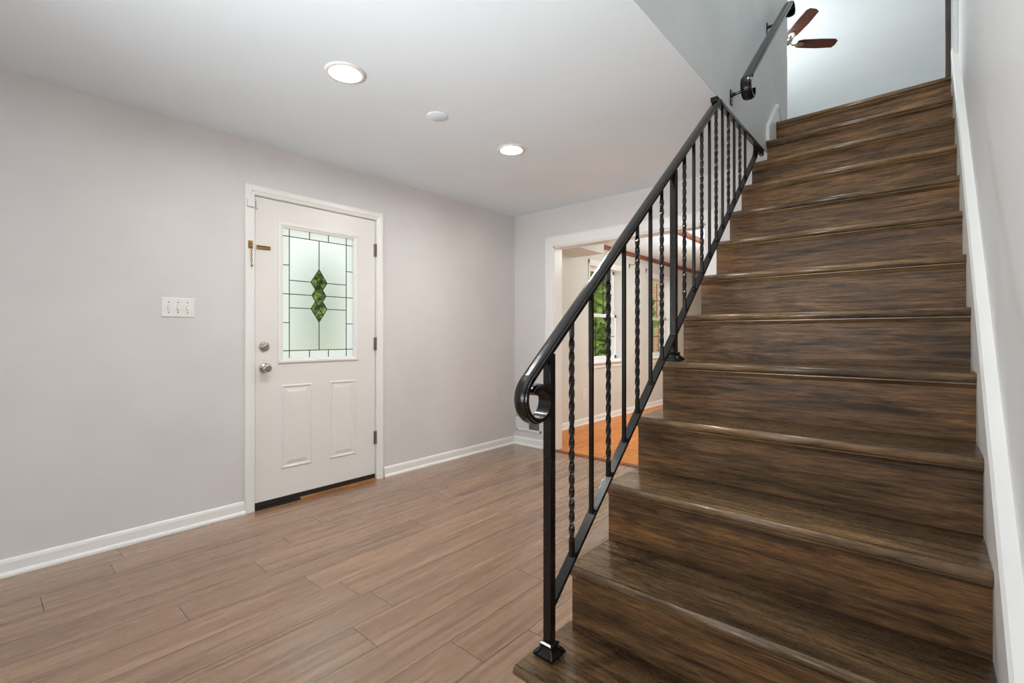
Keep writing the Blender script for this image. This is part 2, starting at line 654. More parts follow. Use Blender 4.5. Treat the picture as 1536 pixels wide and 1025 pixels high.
struct('wall_left', wall_x(MB(), XL - 0.2, XL, YR - 0.2, YB, 0, CE, [DOORHOLE]), M['wall'], 'pale warm grey wall with the white front door', 'wall')
struct('wall_left_dining', wall_x(MB(), XL - 0.2, XL, YB, YD, 0, CD, [W1, W2]), M['wall_dining'], 'beige dining room wall with two white windows', 'wall')
struct('wall_back', wall_y(MB(), YB, YB + 0.12, XL, -0.84, 0, CE + 0.05, [(OPX0, OPX1, 0, OPZ)]), M['wall'], 'pale grey back wall with the wide cased opening', 'wall')
struct('wall_rear', wall_y(MB(), YR - 0.12, YR, XL, 1.75, 0, CE, [(-2.85, 0.15, 0.7, 2.2)]), M['wall'], 'pale grey wall behind the viewpoint', 'wall')
struct('wall_hall', wall_x(MB(), 1.75, 1.87, YR, 0.9, 0, CE, [(-1.25, 0.05, 0.85, 2.15)]), M['wall'], 'pale grey side wall of the entry hall', 'wall')
struct('wall_hall_end', MB().box(XV + 0.12, 1.75, 0.78, 0.9, 0, CE), M['wall'], 'pale grey short wall beside the stair foot', 'wall')
struct('wall_right', MB().box(XV, XV + 0.12, 0.78, 3.90, 0, CU).box(XV, XV + 0.12, 3.90, YD, 0, ZU - 0.01), M['wall_right'], 'tall pale grey wall on the right of the stairs', 'wall')
struct('wall_dining_right', MB().box(-0.95, -0.85, YB + 0.12, YD, 0, CD), M['wall_dining'], 'beige dining room wall behind the stairs', 'wall')
struct('wall_dining_end', MB().box(XL, -0.85, YD, YD + 0.12, 0, CD), M['wall_dining'], 'beige far end wall of the dining room', 'wall')
struct('wall_stairwell', MB().box(XW - 0.12, XW, 0.6, 4.262, CE + 0.001, CU), M['wall_cool'], 'grey stairwell wall above the living room ceiling', 'wall')
struct('wall_stairwell_front', MB().box(XW, XV, 0.48, 0.6, CE + 0.001, CU), M['wall_cool'], 'grey stairwell wall above the stair foot', 'wall')
struct('wall_upstairs_far', MB().box(XL, 3.2, YD, YD + 0.12, ZU, CU), M['wall_cool'], 'pale blue-white far wall of the upstairs room', 'wall')
struct('wall_upstairs_left', wall_x(MB(), XL - 0.12, XL, 0.48, YD, ZU, CU, [(5.7, 7.5, 3.3, 4.7)]), M['wall_cool'], 'pale outer wall of the upstairs room', 'wall')
struct('floor_upstairs', MB().box(XL - 0.2, 3.2, Y0 + (N - 1) * RUN + 0.27, YD, ZU - 0.25 + 0.24, ZU), M['tread'], 'dark stained upstairs landing floor', 'floor')
struct('ceiling_upstairs', MB().box(XL - 0.2, 3.3, 0.4, YD + 0.2, CU, CU + 0.2), M['ceiling'], 'white ceiling of the upstairs room', 'ceiling')

struct('wall_upstairs_right', MB().box(3.2, 3.3, 0.4, YD + 0.12, ZU, CU), M['wall_cool'], 'pale right wall of the upstairs room', 'wall')
struct('wall_upstairs_near', MB().box(XV + 0.12, 3.2, 3.78, 3.90, ZU, CU), M['wall_cool'], 'pale near wall of the upstairs room', 'wall')
# soffit box over the left part of the opening, wood crown and ceiling strip in the dining room
struct('trim_soffit', MB().box(XL, -2.86, YB + 0.12, 4.913, 2.118, CD), M['wall_dining'], 'beige soffit box under the dining room ceiling', 'soffit')
struct('trim_crown', MB().prism_x([(4.92, 2.325), (YD, 2.325), (YD, CD), (4.92, CD)], XL, XL + 0.028), M['wood_red'], 'red-brown wooden crown strip above the dining windows', 'trim', 0.004)
struct('trim_ceiling_strip', MB().box(-2.20, -2.13, YB + 0.12, 9.2, CD - 0.048, CD), M['wood_red'], 'red-brown wooden strip across the dining room ceiling', 'trim', 0.004)
struct('trim_transition', MB().prism_x([(3.792, 0), (3.80, 0.008), (3.845, 0.012), (3.87, 0.004), (3.87, 0)], OPX0, OPX1), M['wood_red'], 'reddish wood strip where the orange floor begins', 'trim')


def base_prof(h=0.082):
    # (distance from wall, height): board with a rounded top and a shoe moulding
    return [(0, 0), (0.026, 0), (0.026, 0.010), (0.021, 0.018), (0.013, 0.022), (0.013, h - 0.018), (0.009, h - 0.006), (0.003, h), (0, h)]


def base_x(mb, x, y0, y1, s=1, z=0.0, h=0.082):
    r = [[(x + s * a, y, z + b) for a, b in base_prof(h)] for y in (y0, y1)]
    return mb.loft(r, True, False)


def base_y(mb, y, x0, x1, s=-1, z=0.0, h=0.082):
    r = [[(x, y + s * a, z + b) for a, b in base_prof(h)] for x in (x0, x1)]
    return mb.loft(r, True, False)


struct('baseboard_left', base_x(MB(), XL, YR, 1.150), M['trim'], 'white baseboard along the wall left of the front door', 'baseboard')
struct('baseboard_corner', base_x(MB(), XL, 2.193, YB), M['trim'], 'white baseboard between the front door and the corner', 'baseboard')
struct('baseboard_back', base_y(MB(), YB, XL, OPX0 - 0.125), M['trim'], 'white baseboard under the vent on the back wall', 'baseboard')
struct('baseboard_dining', base_x(MB(), XL, YB + 0.12, YD, 1, 0.004), M['trim'], 'white baseboard of the dining room window wall', 'baseboard')


def casing_x(mb, x, y0, y1, z1, w, t, s=1):
    """three-sided stepped casing around a hole in a wall of constant x"""
    prof = [(0, 0), (0, t * 0.55), (w * 0.30, t * 0.7), (w * 0.40, t * 0.95), (w * 0.85, t), (w, t * 0.75), (w, 0)]
    pts = [(y0, 0.0, -1, 0), (y0, z1, -1, 1), (y1, z1, 1, 1), (y1, 0.0, 1, 0)]
    rings = [[(x + s * d, y + sy * o, z + sz * o) for o, d in prof] for y, z, sy, sz in pts]
    return mb.loft(rings, True, False)


def casing_y(mb, y, x0, x1, z1, w, t, s=-1):
    prof = [(0, 0), (0, t * 0.7), (w * 0.12, t), (w * 0.86, t), (w, t * 0.6), (w, 0)]
    pts = [(x0, 0.0, -1, 0), (x0, z1, -1, 1), (x1, z1, 1, 1), (x1, 0.0, 1, 0)]
    rings = [[(xx + sx * o, y + s * d, z + sz * o) for o, d in prof] for xx, z, sx, sz in pts]
    return mb.loft(rings, True, False)


mb = casing_x(MB(), XL, 1.210, 2.125, 2.076, 0.058, 0.018)
for a in ((XL - 0.2, XL + 0.002, 1.203, 1.213, 0, 2.078), (XL - 0.2, XL + 0.002, 2.122, 2.132, 0, 2.078), (XL - 0.2, XL + 0.002, 1.203, 2.132, 2.072, 2.080)):
    mb.box(*a)
struct('trim_door_casing', mb, M['trim'], 'white stepped casing around the front door', 'trim')
mb = casing_y(MB(), YB, OPX0, OPX1, OPZ, 0.105, 0.018)
mb.box(OPX0 - 0.002, OPX0 + 0.012, YB - 0.004, YB + 0.124, 0, OPZ).box(OPX1 - 0.012, OPX1 + 0.002, YB - 0.004, YB + 0.124, 0, OPZ).box(OPX0, OPX1, YB - 0.004, YB + 0.124, OPZ - 0.012, OPZ + 0.002)
struct('trim_opening_casing', mb, M['trim'], 'white casing around the dining room opening', 'trim')

# ------------------------------------------------------------------ front door
door = tag(bpy.data.objects.new('door_1', None), 'white front door with a leaded glass panel and nickel knob', 'door', None, 'structure')
door.location = (XL, (DY0 + DY1) / 2, 0)
COL.objects.link(door)
XD = XL - 0.006                   # face of the slab
mb = wall_x(MB(), XD - 0.044, XD, DY0, DY1, DZ0, DZ1, [(GY0 - 0.004, GY1 + 0.004, GZ0 - 0.004, GZ1 + 0.004)])
slab = obj('slab', mb, M['door'], door)


def raised_panel(y0, y1, z0, z1):
    r = []
    for i, d in ((0, 0.0), (0.006, 0.006), (0.013, 0.006), (0.020, 0.0008), (0.030, 0.0008), (0.052, 0.007)):
        r.append((y0 + i, y1 - i, z0 + i, z1 - i, XD + d))
    return MB().nest_x(r)


obj('raised_panel', raised_panel(1.384, 1.600, 0.236, 0.812), M['door'], door)
obj('raised_panel', raised_panel(1.732, 1.948, 0.236, 0.812), M['door'], door)
fr = []
for i, d in ((-0.032, 0.0), (-0.030, 0.007), (-0.022, 0.011), (-0.012, 0.010), (-0.004, 0.004), (0.004, 0.002), (0.004, -0.02)):
    fr.append((GY0 + i, GY1 - i, GZ0 + i, GZ1 - i, XD + d))
obj('glass_frame', MB().nest_x(fr, False), M['trim'], door)
obj('glass_pane', MB().box(XD - 0.026, XD - 0.020, GY0 - 0.003, GY1 + 0.003, GZ0 - 0.003, GZ1 + 0.003), M['door_glass'], door)


def came(mb, p, q, w=0.0060):
    (ya, za), (yb, zb) = p, q
    d = math.hypot(yb - ya, zb - za)
    ny, nn = -(zb - za) / d * w / 2, (yb - ya) / d * w / 2
    ring = lambda y, z: [(XD - 0.0195, y + ny, z + nn), (XD - 0.0155, y + ny * 0.5, z + nn * 0.5), (XD - 0.0155, y - ny * 0.5, z - nn * 0.5), (XD - 0.0195, y - ny, z - nn)]
    return mb.loft([ring(ya, za), ring(yb, zb)], True, False)


mb = MB()
BY0, BY1, BZ0, BZ1 = GY0 + 0.056, GY1 - 0.056, GZ0 + 0.055, GZ1 - 0.055
came(mb, (BY0, GZ0), (BY0, GZ1)); came(mb, (BY1, GZ0), (BY1, GZ1))
came(mb, (GY0, BZ0), (GY1, BZ0)); came(mb, (GY0, BZ1), (GY1, BZ1))
for k in (1, 2):
    y = BY0 + (BY1 - BY0) * k / 3
    came(mb, (y, GZ0), (y, BZ0)); came(mb, (y, BZ1), (y, GZ1))
for z in (1.640, 1.440, 1.240):
    came(mb, (GY0, z), (BY0, z)); came(mb, (BY1, z), (GY1, z))
zt, zb_ = GZC + 0.192, GZC - 0.192
came(mb, (GYC, zt), (GYC, BZ1)); came(mb, (GYC, BZ0), (GYC, zb_))
for z, a in ((GZC + 0.096, 0.061), (GZC, 0.053), (GZC - 0.096, 0.061)):
    came(mb, (BY0, z), (GYC - a, z)); came(mb, (GYC + a, z), (BY1, z))
for s in (-1, 1):
    for e in (-1, 1):
        came(mb, (GYC, GZC + e * 0.192), (GYC + s * 0.061, GZC + e * 0.096))
        came(mb, (GYC + s * 0.061, GZC + e * 0.096), (GYC + s * 0.030, GZC + e * 0.047))
        came(mb, (GYC + s * 0.053, GZC), (GYC - s * 0.031, GZC + e * 0.142))
obj('leading', mb, M['lead'], door)

# knob, deadbolt, hinges, strike edges, sweep
mb = MB().lathe([(0.0, 0.0), (0.033, 0.0), (0.034, 0.004), (0.030, 0.009), (0.016, 0.012), (0.013, 0.016), (0.0125, 0.030), (0.019, 0.034), (0.0265, 0.043), (0.028, 0.054), (0.025, 0.064), (0.017, 0.069), (0.011, 0.067), (0.0, 0.0665)], (XD, 1.276, 0.935), 'x', 28)
kn = obj('knob', mb, M['nickel'], door)
obj('lock_button', MB().lathe([(0.0, 0.0665), (0.007, 0.0665), (0.0065, 0.071), (0.0, 0.0715)], (XD, 1.276, 0.935), 'x', 16), M['steel'], kn)
mb = MB().lathe([(0.0, 0.0), (0.032, 0.0), (0.0325, 0.006), (0.028, 0.012), (0.022, 0.014), (0.0, 0.0145)], (XD, 1.276, 1.077), 'x', 28)
db = obj('deadbolt', mb, M['nickel'], door)
ring = lambda t, w: [(XD + t, 1.276 + a * w * 0.87 - b * w * 0.5, 1.077 + a * w * 0.5 + b * w * 0.87) for a, b in ((-1, -0.22), (1, -0.22), (1, 0.22), (-1, 0.22))]
obj('thumb_turn', MB().loft([ring(0.0145, 0.019), ring(0.026, 0.020), ring(0.030, 0.017)], True, False), M['steel'], db)
for z in (1.831, 1.084, 0.337):
    mb = MB()
    for k in range(5):
        z0 = z - 0.050 + k * 0.020
        mb.lathe([(0.0, 0), (0.0062, 0), (0.0062, 0.0188), (0.0, 0.0188)], (XL + 0.0065, 2.1205, z0), 'z', 12)
    mb.lathe([(0.0, 0), (0.0045, 0.001), (0.003, 0.006), (0.0, 0.007)], (XL + 0.0065, 2.1205, z + 0.05), 'z', 10)
    mb.box(XL - 0.0055, XL + 0.0015, 2.104, 2.1185, z - 0.05, z + 0.05)
    obj('hinge', mb, M['steel'], door)
obj('door_sweep', MB().box(XD - 0.040, XD - 0.003, DY0, DY1, 0.014, DZ0 + 0.001).box(XD - 0.003, XD + 0.002, DY0 + 0.002, DY1 - 0.002, 0.030, DZ0 - 0.001).box(XD - 0.003, XD + 0.004, DY0 + 0.002, DY1 - 0.002, 0.0155, 0.027), M['rubber'], door, 0.001)
mb = MB()
for z, h in ((1.077, 0.028), (0.935, 0.030)):
    mb.box(XD - 0.03, XD - 0.0005, DY0 - 0.002, DY0 + 0.002, z - h, z + h)
obj('latch_plate', mb, M['brass'], door)
# chain slide on the slab
sl = obj('chain_slide', MB().prism_x([(1.226, 1.722), (1.316, 1.722), (1.316, 1.748), (1.226, 1.748)], XD, XD + 0.004), M['brass'], door, 0.002)
obj('slide_rail', MB().box(XD + 0.004, XD + 0.010, 1.228, 1.314, 1.724, 1.730).box(XD + 0.004, XD + 0.010, 1.228, 1.314, 1.740, 1.746).box(XD + 0.003, XD + 0.009, 1.306, 1.314, 1.724, 1.746), M['brass'], sl, 0.001)
struct('trim_threshold', MB().box(XL - 0.19, XL - 0.001, 1.512, 2.118, 0, 0.012).box(XL - 0.001, XL + 0.012, 1.512, 2.118, 0, 0.0145), M['threshold_wood'], 'raw wood strip at the foot of the front door', 'trim', 0.002)
struct('trim_sill_shade', MB().box(XL - 0.19, XL + 0.012, 1.2135, 1.511, 0, 0.0125), M['gap'], 'dark strip at the foot of the front door with the shade of the gap painted in', 'trim')  # dark box painted as the shade in the gap below the door

# door chain on the casing
XC = XL + 0.018
chain = thing('door_chain', (XC, 1.182, 1.740), 'brass door chain hanging loose from the left door casing', 'chain')
kp = obj('keeper', MB().box(XC - 0.001, XC + 0.004, 1.168, 1.196, 1.716, 1.766).box(XC + 0.003, XC + 0.014, 1.172, 1.192, 1.724, 1.736).box(XC + 0.003, XC + 0.012, 1.176, 1.188, 1.744, 1.756), M['brass'], chain, 0.0015)
for k in range(6):
    zc = 1.708 - k * 0.0165
    pts = []
    for i in range(17):
        a = 2 * PI * i / 16
        u, w = 0.0055 * math.cos(a), 0.0105 * math.sin(a)
        pts.append((XC + 0.008, 1.186 + u, zc + w) if k % 2 == 0 else (XC + 0.008 + u, 1.186, zc + w))
    obj('link', MB().tube(pts, 0.0014, 6), M['brass'], chain)
obj('end_button', MB().lathe([(0, 0), (0.005, 0), (0.006, 0.004), (0.003, 0.007), (0.003, 0.012), (0.0, 0.012)], (XC + 0.001, 1.188, 1.605), 'x', 14).box(XC + 0.006, XC + 0.010, 1.182, 1.194, 1.600, 1.610), M['brass'], chain)

sens = thing('door_sensor', (XC, 1.190, 2.010), 'small white contact sensor bridging casing and top corner of door', 'sensor')
obj('transmitter', MB().box(XC, XC + 0.016, 1.160, 1.204, 1.985, 2.033), M['plastic'], sens, 0.003)
obj('magnet', MB().box(XD, XD + 0.014, 1.2215, 1.236, 1.983, 2.036), M['plastic'], sens, 0.002)

# ------------------------------------------------------------------ light switch plate
sw = thing('light_switch', (XL, 0.792, 1.315), 'white triple toggle switch plate on wall left of front door', 'light switch')
mb = MB().nest_x([(0.711, 0.873, 1.258, 1.372, XL), (0.711, 0.873, 1.258, 1.372, XL + 0.003), (0.715, 0.869, 1.262, 1.368, XL + 0.006)])
pl = obj('plate', mb, M['plastic'], sw)
for k in range(3):
    y = 0.746 + k * 0.046
    tg = obj('toggle', MB().prism_x([(y - 0.005, 1.303), (y + 0.005, 1.303), (y + 0.005, 1.327), (y - 0.005, 1.327)], XL + 0.0055, XL + 0.0075).loft([[(XL + 0.006, y - 0.0042, 1.306), (XL + 0.006, y + 0.0042, 1.306), (XL + 0.006, y + 0.0042, 1.322), (XL + 0.006, y - 0.0042, 1.322)], [(XL + 0.017, y - 0.0036, 1.302), (XL + 0.017, y + 0.0036, 1.302), (XL + 0.017, y + 0.0036, 1.309), (XL + 0.017, y - 0.0036, 1.309)]], True, False), M['plastic'], sw)
    obj('toggle_slot', MB().box(XL + 0.0058, XL + 0.0064, y - 0.0058, y + 0.0058, 1.302, 1.328), M['steel'], pl)
    for z in (1.285, 1.345):
        obj('screw', MB().lathe([(0.0, 0.006), (0.0035, 0.006), (0.003, 0.0075), (0.0, 0.0078)], (XL, y, z), 'x', 12), M['steel'], pl)

# ------------------------------------------------------------------ vent and outlet
VX0, VX1, VZ0, VZ1 = -3.285, -2.945, 0.150, 0.312
vent = thing('air_vent', ((VX0 + VX1) / 2, YB, VZ0), 'white wall vent grille beside the corner above the baseboard', 'vent')
yy = lambda d: YB - d
mb = MB()
for a in ((VX0, VX1, VZ0, VZ0 + 0.022), (VX0, VX1, VZ1 - 0.022, VZ1), (VX0, VX0 + 0.022, VZ0, VZ1), (VX1 - 0.022, VX1, VZ0, VZ1), ((VX0 + VX1) / 2 - 0.006, (VX0 + VX1) / 2 + 0.006, VZ0, VZ1)):
    mb.box(a[0], a[1], yy(0.010), yy(0), a[2], a[3])
obj('frame', mb, M['plastic'], vent, 0.002)
obj('duct_back', MB().box(VX0 + 0.01, VX1 - 0.01, yy(0.0015), yy(0), VZ0 + 0.01, VZ1 - 0.01), M['gap'], vent)
for s, (a, b) in ((1, (VX0 + 0.022, (VX0 + VX1) / 2 - 0.006)), (-1, ((VX0 + VX1) / 2 + 0.006, VX1 - 0.022))):
    mb = MB()
    nf = 15
    for k in range(nf):
        x = a + (b - a) * (k + 0.5) / nf
        mb.loft([[(x - s * 0.003 - 0.0006, yy(0.0085), z), (x - s * 0.003 + 0.0006, yy(0.0085), z), (x + s * 0.003 + 0.0006, yy(0.0015), z), (x + s * 0.003 - 0.0006, yy(0.0015), z)] for z in (VZ0 + 0.02, VZ1 - 0.02)], True, False)
    obj('louvre_bank', mb, M['plastic'], vent)
outl = thing('wall_outlet', (XL, 5.179, 0.41), 'white electrical outlet low on the dining room wall', 'outlet')
obj('plate', MB().nest_x([(5.144, 5.214, 0.352, 0.466, XL), (5.144, 5.214, 0.352, 0.466, XL + 0.004), (5.148, 5.210, 0.356, 0.462, XL + 0.006)]), M['plastic'], outl)
for z in (0.390, 0.430):
    so = obj('socket', MB().box(XL + 0.005, XL + 0.008, 5.163, 5.195, z - 0.014, z + 0.014), M['plastic'], outl, 0.002)
    obj('slot', MB().box(XL + 0.0078, XL + 0.0084, 5.171, 5.174, z - 0.006, z + 0.006).box(XL + 0.0078, XL + 0.0084, 5.184, 5.187, z - 0.006, z + 0.006), M['gap'], so)

# ------------------------------------------------------------------ ceiling fittings


def downlight(x, y, label):
    t = thing('recessed_ceiling_light', (x, y, CE), label, 'ceiling light', 'recessed ceiling lights')
    obj('trim_ring', MB().lathe([(0.094, 0.0), (0.094, -0.004), (0.090, -0.008), (0.078, -0.009), (0.066, -0.005), (0.062, -0.0005)], (x, y, CE), 'z', 48), M['plastic'], t)
    obj('lens', MB().lathe([(0.0, -0.0035), (0.040, -0.0036), (0.058, -0.003), (0.0625, -0.002), (0.0625, -0.0005), (0.0, -0.0005)], (x, y, CE), 'z', 48), M['led'], t)
    return t


downlight(-2.101, 1.179, 'lit recessed ceiling light nearest the viewer, larger-looking of the two')
downlight(-2.120, 2.412, 'lit recessed ceiling light farther away, near the back wall')
t = thing('ceiling_cover_plate', (-2.119, 1.762, CE), 'flat white unlit disc on ceiling between the two recessed lights', 'cover plate')
obj('disc', MB().lathe([(0.058, 0.0), (0.058, -0.005), (0.056, -0.0065), (0.0, -0.0068)], (-2.119, 1.762, CE), 'z', 40), M['ceiling'], t)

# ------------------------------------------------------------------ dining windows


def dining_window(name, y0, y1, z0, z1, label):
    w = tag(bpy.data.objects.new(name, None), label, 'window', None, 'structure')
    w.location = (XL, (y0 + y1) / 2, z0)
    COL.objects.link(w)
    mb = MB()
    jt = 0.022
    mb.box(XL - 0.2, XL + 0.004, y0, y0 + jt, z0, z1).box(XL - 0.2, XL + 0.004, y1 - jt, y1, z0, z1)
    mb.box(XL - 0.2, XL + 0.004, y0, y1, z1 - jt, z1).box(XL - 0.2, XL + 0.004, y0, y1, z0, z0 + jt)
    obj('jamb', mb, M['trim'], w)
    mb = MB()
    for (a, b, c, d) in ((y1, y1 + 0.035, z0 - 0.02, z1 + 0.05), (y0 - 0.02, y0, z0 - 0.02, z1 + 0.05), (y0 - 0.02, y1 + 0.035, z1, z1 + 0.05)):
        mb.box(XL, XL + 0.014, a, b, c, d)
    obj('casing', mb, M['trim'], w, 0.003)
    obj('sill', MB().box(XL - 0.05, XL + 0.045, y0 - 0.03, y1 + 0.05, z0 - 0.024, z0 + 0.002).box(XL, XL + 0.014, y0 - 0.02, y1 + 0.035, z0 - 0.085, z0 - 0.024), M['trim'], w, 0.004)
    zm = (z0 + z1) / 2 - 0.02
    for nm, (za, zb), xs in (('upper_sash', (zm - 0.02, z1 - jt), XL - 0.155), ('lower_sash', (z0 + jt, zm + 0.02), XL - 0.120)):
        a, b, fw = y0 + jt, y1 - jt, 0.045
        mb = MB()
        mb.box(xs, xs + 0.032, a, a + fw, za, zb).box(xs, xs + 0.032, b - fw, b, za, zb)
        mb.box(xs, xs + 0.032, a, b, za, za + fw).box(xs, xs + 0.032, a, b, zb - fw, zb)
        s = obj(nm, mb, M['trim'], w, 0.003)
        obj('pane', MB().box(xs + 0.014, xs + 0.018, a + fw - 0.005, b - fw + 0.005, za + fw - 0.005, zb - fw + 0.005), M['glass'], s)
        mb = MB()
        yc, zc = (a + b) / 2, (za + zb) / 2
        for k in (1, 2):
            ym = a + fw + (b - a - 2 * fw) * k / 3
            mb.box(xs + 0.019, xs + 0.026, ym - 0.005, ym + 0.005, za + fw, zb - fw)
        mb.box(xs + 0.019, xs + 0.0255, a + fw, b - fw, zc - 0.005, zc + 0.005)
        obj('muntin', mb, M['lead'], s)
    return w


dining_window('window_1', *W1, 'white double-hung dining room window with green trees outside')
dining_window('window_2', *W2, 'white double-hung dining room window with tan brick outside')
for y, z, s, lab in ((6.415, 2.195, 1, 'small dark curtain rod bracket just right of the nearer dining window'), (6.970, 2.184, -1, 'small dark curtain rod bracket just left of the farther dining window')):
    t = thing('curtain_rod_bracket', (XL, y, z), lab, 'bracket', 'curtain rod brackets')
    obj('mounting_plate', MB().box(XL, XL + 0.004, y - 0.011, y + 0.011, z - 0.045, z + 0.025), M['rubber'], t, 0.001)
    obj('hook', MB().tube([(XL + 0.002, y, z), (XL + 0.06, y, z), (XL + 0.075, y, z + 0.004), (XL + 0.082, y, z + 0.018)], 0.005, 8), M['brass'], t)

# ------------------------------------------------------------------ staircase
stair = thing('staircase', (-0.37, Y0, 0), 'dark walnut-stained wooden staircase rising along the right wall', 'staircase')
OV, TH = 0.030, 0.030


def nose_poly(y, z, back):
    p = [(back, z), (y + 0.012, z)]
    for k in range(7):
        a = PI / 2 + PI * k / 6
        p.append((y + 0.0135 + 0.0135 * math.cos(a), z - TH / 2 + TH / 2 * math.sin(a)))
    return p + [(back, z - TH)]


for n in range(1, N + 1):
    y, z = Y0 + (n - 1) * RUN, n * RISE
    xl = XS if n <= 11 else XW + 0.001
    back = y + RUN + OV + 0.018
    if n == 1:
        y, xl = y - 0.006, -0.884
    if n == N:
        back = y + 0.28
    tr = obj('tread', MB().prism_x(nose_poly(y, z, back), xl, XR, True), M['tread'], stair)
    tr['label'] = 'worn walnut stair tread with rounded nosing'
    yr = Y0 + (n - 1) * RUN + OV
    cv = [(yr, z - TH), (yr - 0.017, z - TH), (yr - 0.017, z - TH - 0.004), (yr - 0.010, z - TH - 0.008), (yr - 0.005, z - TH - 0.014), (yr, z - TH - 0.018)]
    obj('cove_moulding', MB().prism_x(cv, xl + (0.02 if n == 1 else 0.0), XR), M['tread'], tr)
    obj('riser', MB().box(xl + (0.019 if n == 1 else 0), XR, yr, yr + 0.018, (n - 1) * RISE, z - TH), M['riser'], stair)
# closed white panel under the open side
poly = [(Y0 + OV + 0.03, 0.0)]
for n in range(1, 12):
    yr = Y0 + (n - 1) * RUN + OV + 0.02
    poly += [(yr, n * RISE - 0.035 - (0.0 if n > 0 else 0)), (yr + RUN, n * RISE - 0.035)]
poly = [p for p in poly] + [(YB - 0.001, 11 * RISE - 0.035), (YB - 0.001, 0.0)]
obj('side_panel', MB().prism_x(poly, XS + 0.012, XS + 0.030), M['wall'], stair, 0, 2, 'white painted panel closing the underside')

# skirt boards with cap mouldings


def skirt(y0, y1, lo, hi, x0, x1, cap0, cap1):
    mb = MB()
    mb.prism_x([(y0, 0), (y0 + 0.8, 0), (y1, nz(y1) + lo), (y1, nz(y1) + hi), (y0, nz(y0) + hi)], x0, x1)
    h = hi - 0.005
    prof = [(cap0, h + 0.006), (cap0, h + 0.048), (cap0 + 0.006, h + 0.062), (cap1, h + 0.070), (cap1, h), (cap0 + 0.006, h)]
    mb.loft([[(px, yy_, nz(yy_) + pz) for px, pz in prof] for yy_ in (y0, y1)], True, False)
    return mb


struct('trim_skirt_right', skirt(0.80, 3.80, -0.4, 0.115, XR, XV, XR - 0.003, XV), M['trim'], 'white sloping skirt board along the right stair wall', 'trim')
XK = XW + 0.014
mb = MB().prism_x([(3.60, 12 * RISE + 0.001), (3.83, 12 * RISE + 0.001), (3.83, ZU + 0.001), (3.97, ZU + 0.001), (3.97, ZU + 0.09), (3.87, ZU + 0.115), (3.60, 12 * RISE + 0.09)], XW, XK)
rings = []
for y, z in ((3.595, 12 * RISE + 0.001), (3.595, 12 * RISE + 0.10), (3.87, ZU + 0.142), (3.985, ZU + 0.05)):
    rings.append([(XW, y, z), (XW + 0.022, y, z), (XW + 0.022, y + 0.025, z - 0.010), (XW + 0.017, y + 0.036, z - 0.016), (XW, y + 0.036, z - 0.016)])
mb.loft(rings, True, False)
struct('trim_skirt_left', mb, M['trim'], 'short white skirt moulding at the top left of the stairs', 'trim')

# dark jamb and grey casing at the top right
struct('trim_jamb_dark', MB().box(0.088, 0.113, 3.832, 3.90, ZU, CU), M['jamb_dark'], 'dark brown wooden door jamb at the top of the stairs', 'trim', 0.003)
mb = MB().box(0.113, XV, 3.82, 3.91, ZU - 0.02, CU).box(0.120, XV, 3.74, 3.82, ZU - 0.02, CU).box(0.126, XV, 3.70, 3.74, ZU - 0.02, CU)
struct('trim_casing_upper', mb, M['wall_cool'], 'grey-white door casing beside the dark jamb upstairs', 'trim', 0.002)

# ------------------------------------------------------------------ iron railing
XI = -0.836
rail = thing('stair_railing', (XI, 1.121, RISE), 'black wrought iron stair railing with twisted balusters and scrolled end', 'railing')
RS = 0.858


def rz(y):
    return 1.135 + (y - 1.14) * RS


def cap_prof(w=0.0225, t=0.0085):
    # moulded flat bar: flat underside, stepped shoulders, raised flat crown
    return [(-w, -t), (w, -t), (w, t * 0.2), (w * 0.82, t * 0.35), (w * 0.74, t * 0.15), (w * 0.66, t * 0.75), (w * 0.3, t), (-w * 0.3, t), (-w * 0.66, t * 0.75), (-w * 0.74, t * 0.15), (-w * 0.82, t * 0.35), (-w, t * 0.2)]


YAP = 1.14 + (CE - 0.012 - 1.135) / RS          # where the rail meets the ceiling
C0 = (1.058, 0.965)
PHI0 = PI / 2 + math.atan(RS)


def spiral(c, r0, r1, a0, a1, n):
    out = []
    for i in range(n + 1):
        f = i / n
        a = a0 + (a1 - a0) * f
        r = r0 + (r1 - r0) * f ** 0.9
        out.append((c[0] + r * math.cos(a), c[1] + r * math.sin(a)))
    return out


PRF = [(x, n) for x, n in cap_prof()]
start = spiral(C0, 0.074, 0.034, PHI0, PHI0 + 2 * PI * 1.03, 64)
pts = [(YAP, rz(YAP)), (2.0, rz(2.0)), (1.3, rz(1.3)), (1.06, rz(1.06))]
flip = lambda pr: [(x + XI, -n) for x, n in pr]     # outer face of the curl is the moulded one
hr = obj('handrail', MB().sweep_x(pts + start[:1], flip(PRF)), M['iron'], rail, 0, 2)
obj('scroll', MB().sweep_x([(1.012 + 0.01, rz(1.022))] + start, flip(PRF)), M['iron'], hr)
obj('rail_channel', MB().sweep_x([(1.08, rz(1.08) - 0.017), (YAP - 0.02, rz(YAP - 0.02) - 0.017)], [(XI + a, b) for a, b in ((-0.013, -0.006), (0.013, -0.006), (0.013, 0.008), (-0.013, 0.008))]), M['iron'], hr)

# apex bracket and the flat channel under the ceiling edge
YE = 3.545
ebox = (XI - 0.014, XI + 0.0085, YE - 0.05, YE, CE - 0.045, CE - 0.019)
cr = obj('ceiling_rail', MB().box(XI - 0.019, XI + 0.009, YAP - 0.02, YE, CE - 0.020, CE - 0.0005).box(*ebox), M['iron'], rail, 0.002)
obj('apex_plate', MB().box(XI - 0.026, XI + 0.0095, YAP - 0.035, YAP + 0.02, CE - 0.026, CE - 0.0005), M['iron'], cr, 0.002)


def cz(y):
    return nz(y) + 0.050 - (y - 1.15) * 0.006


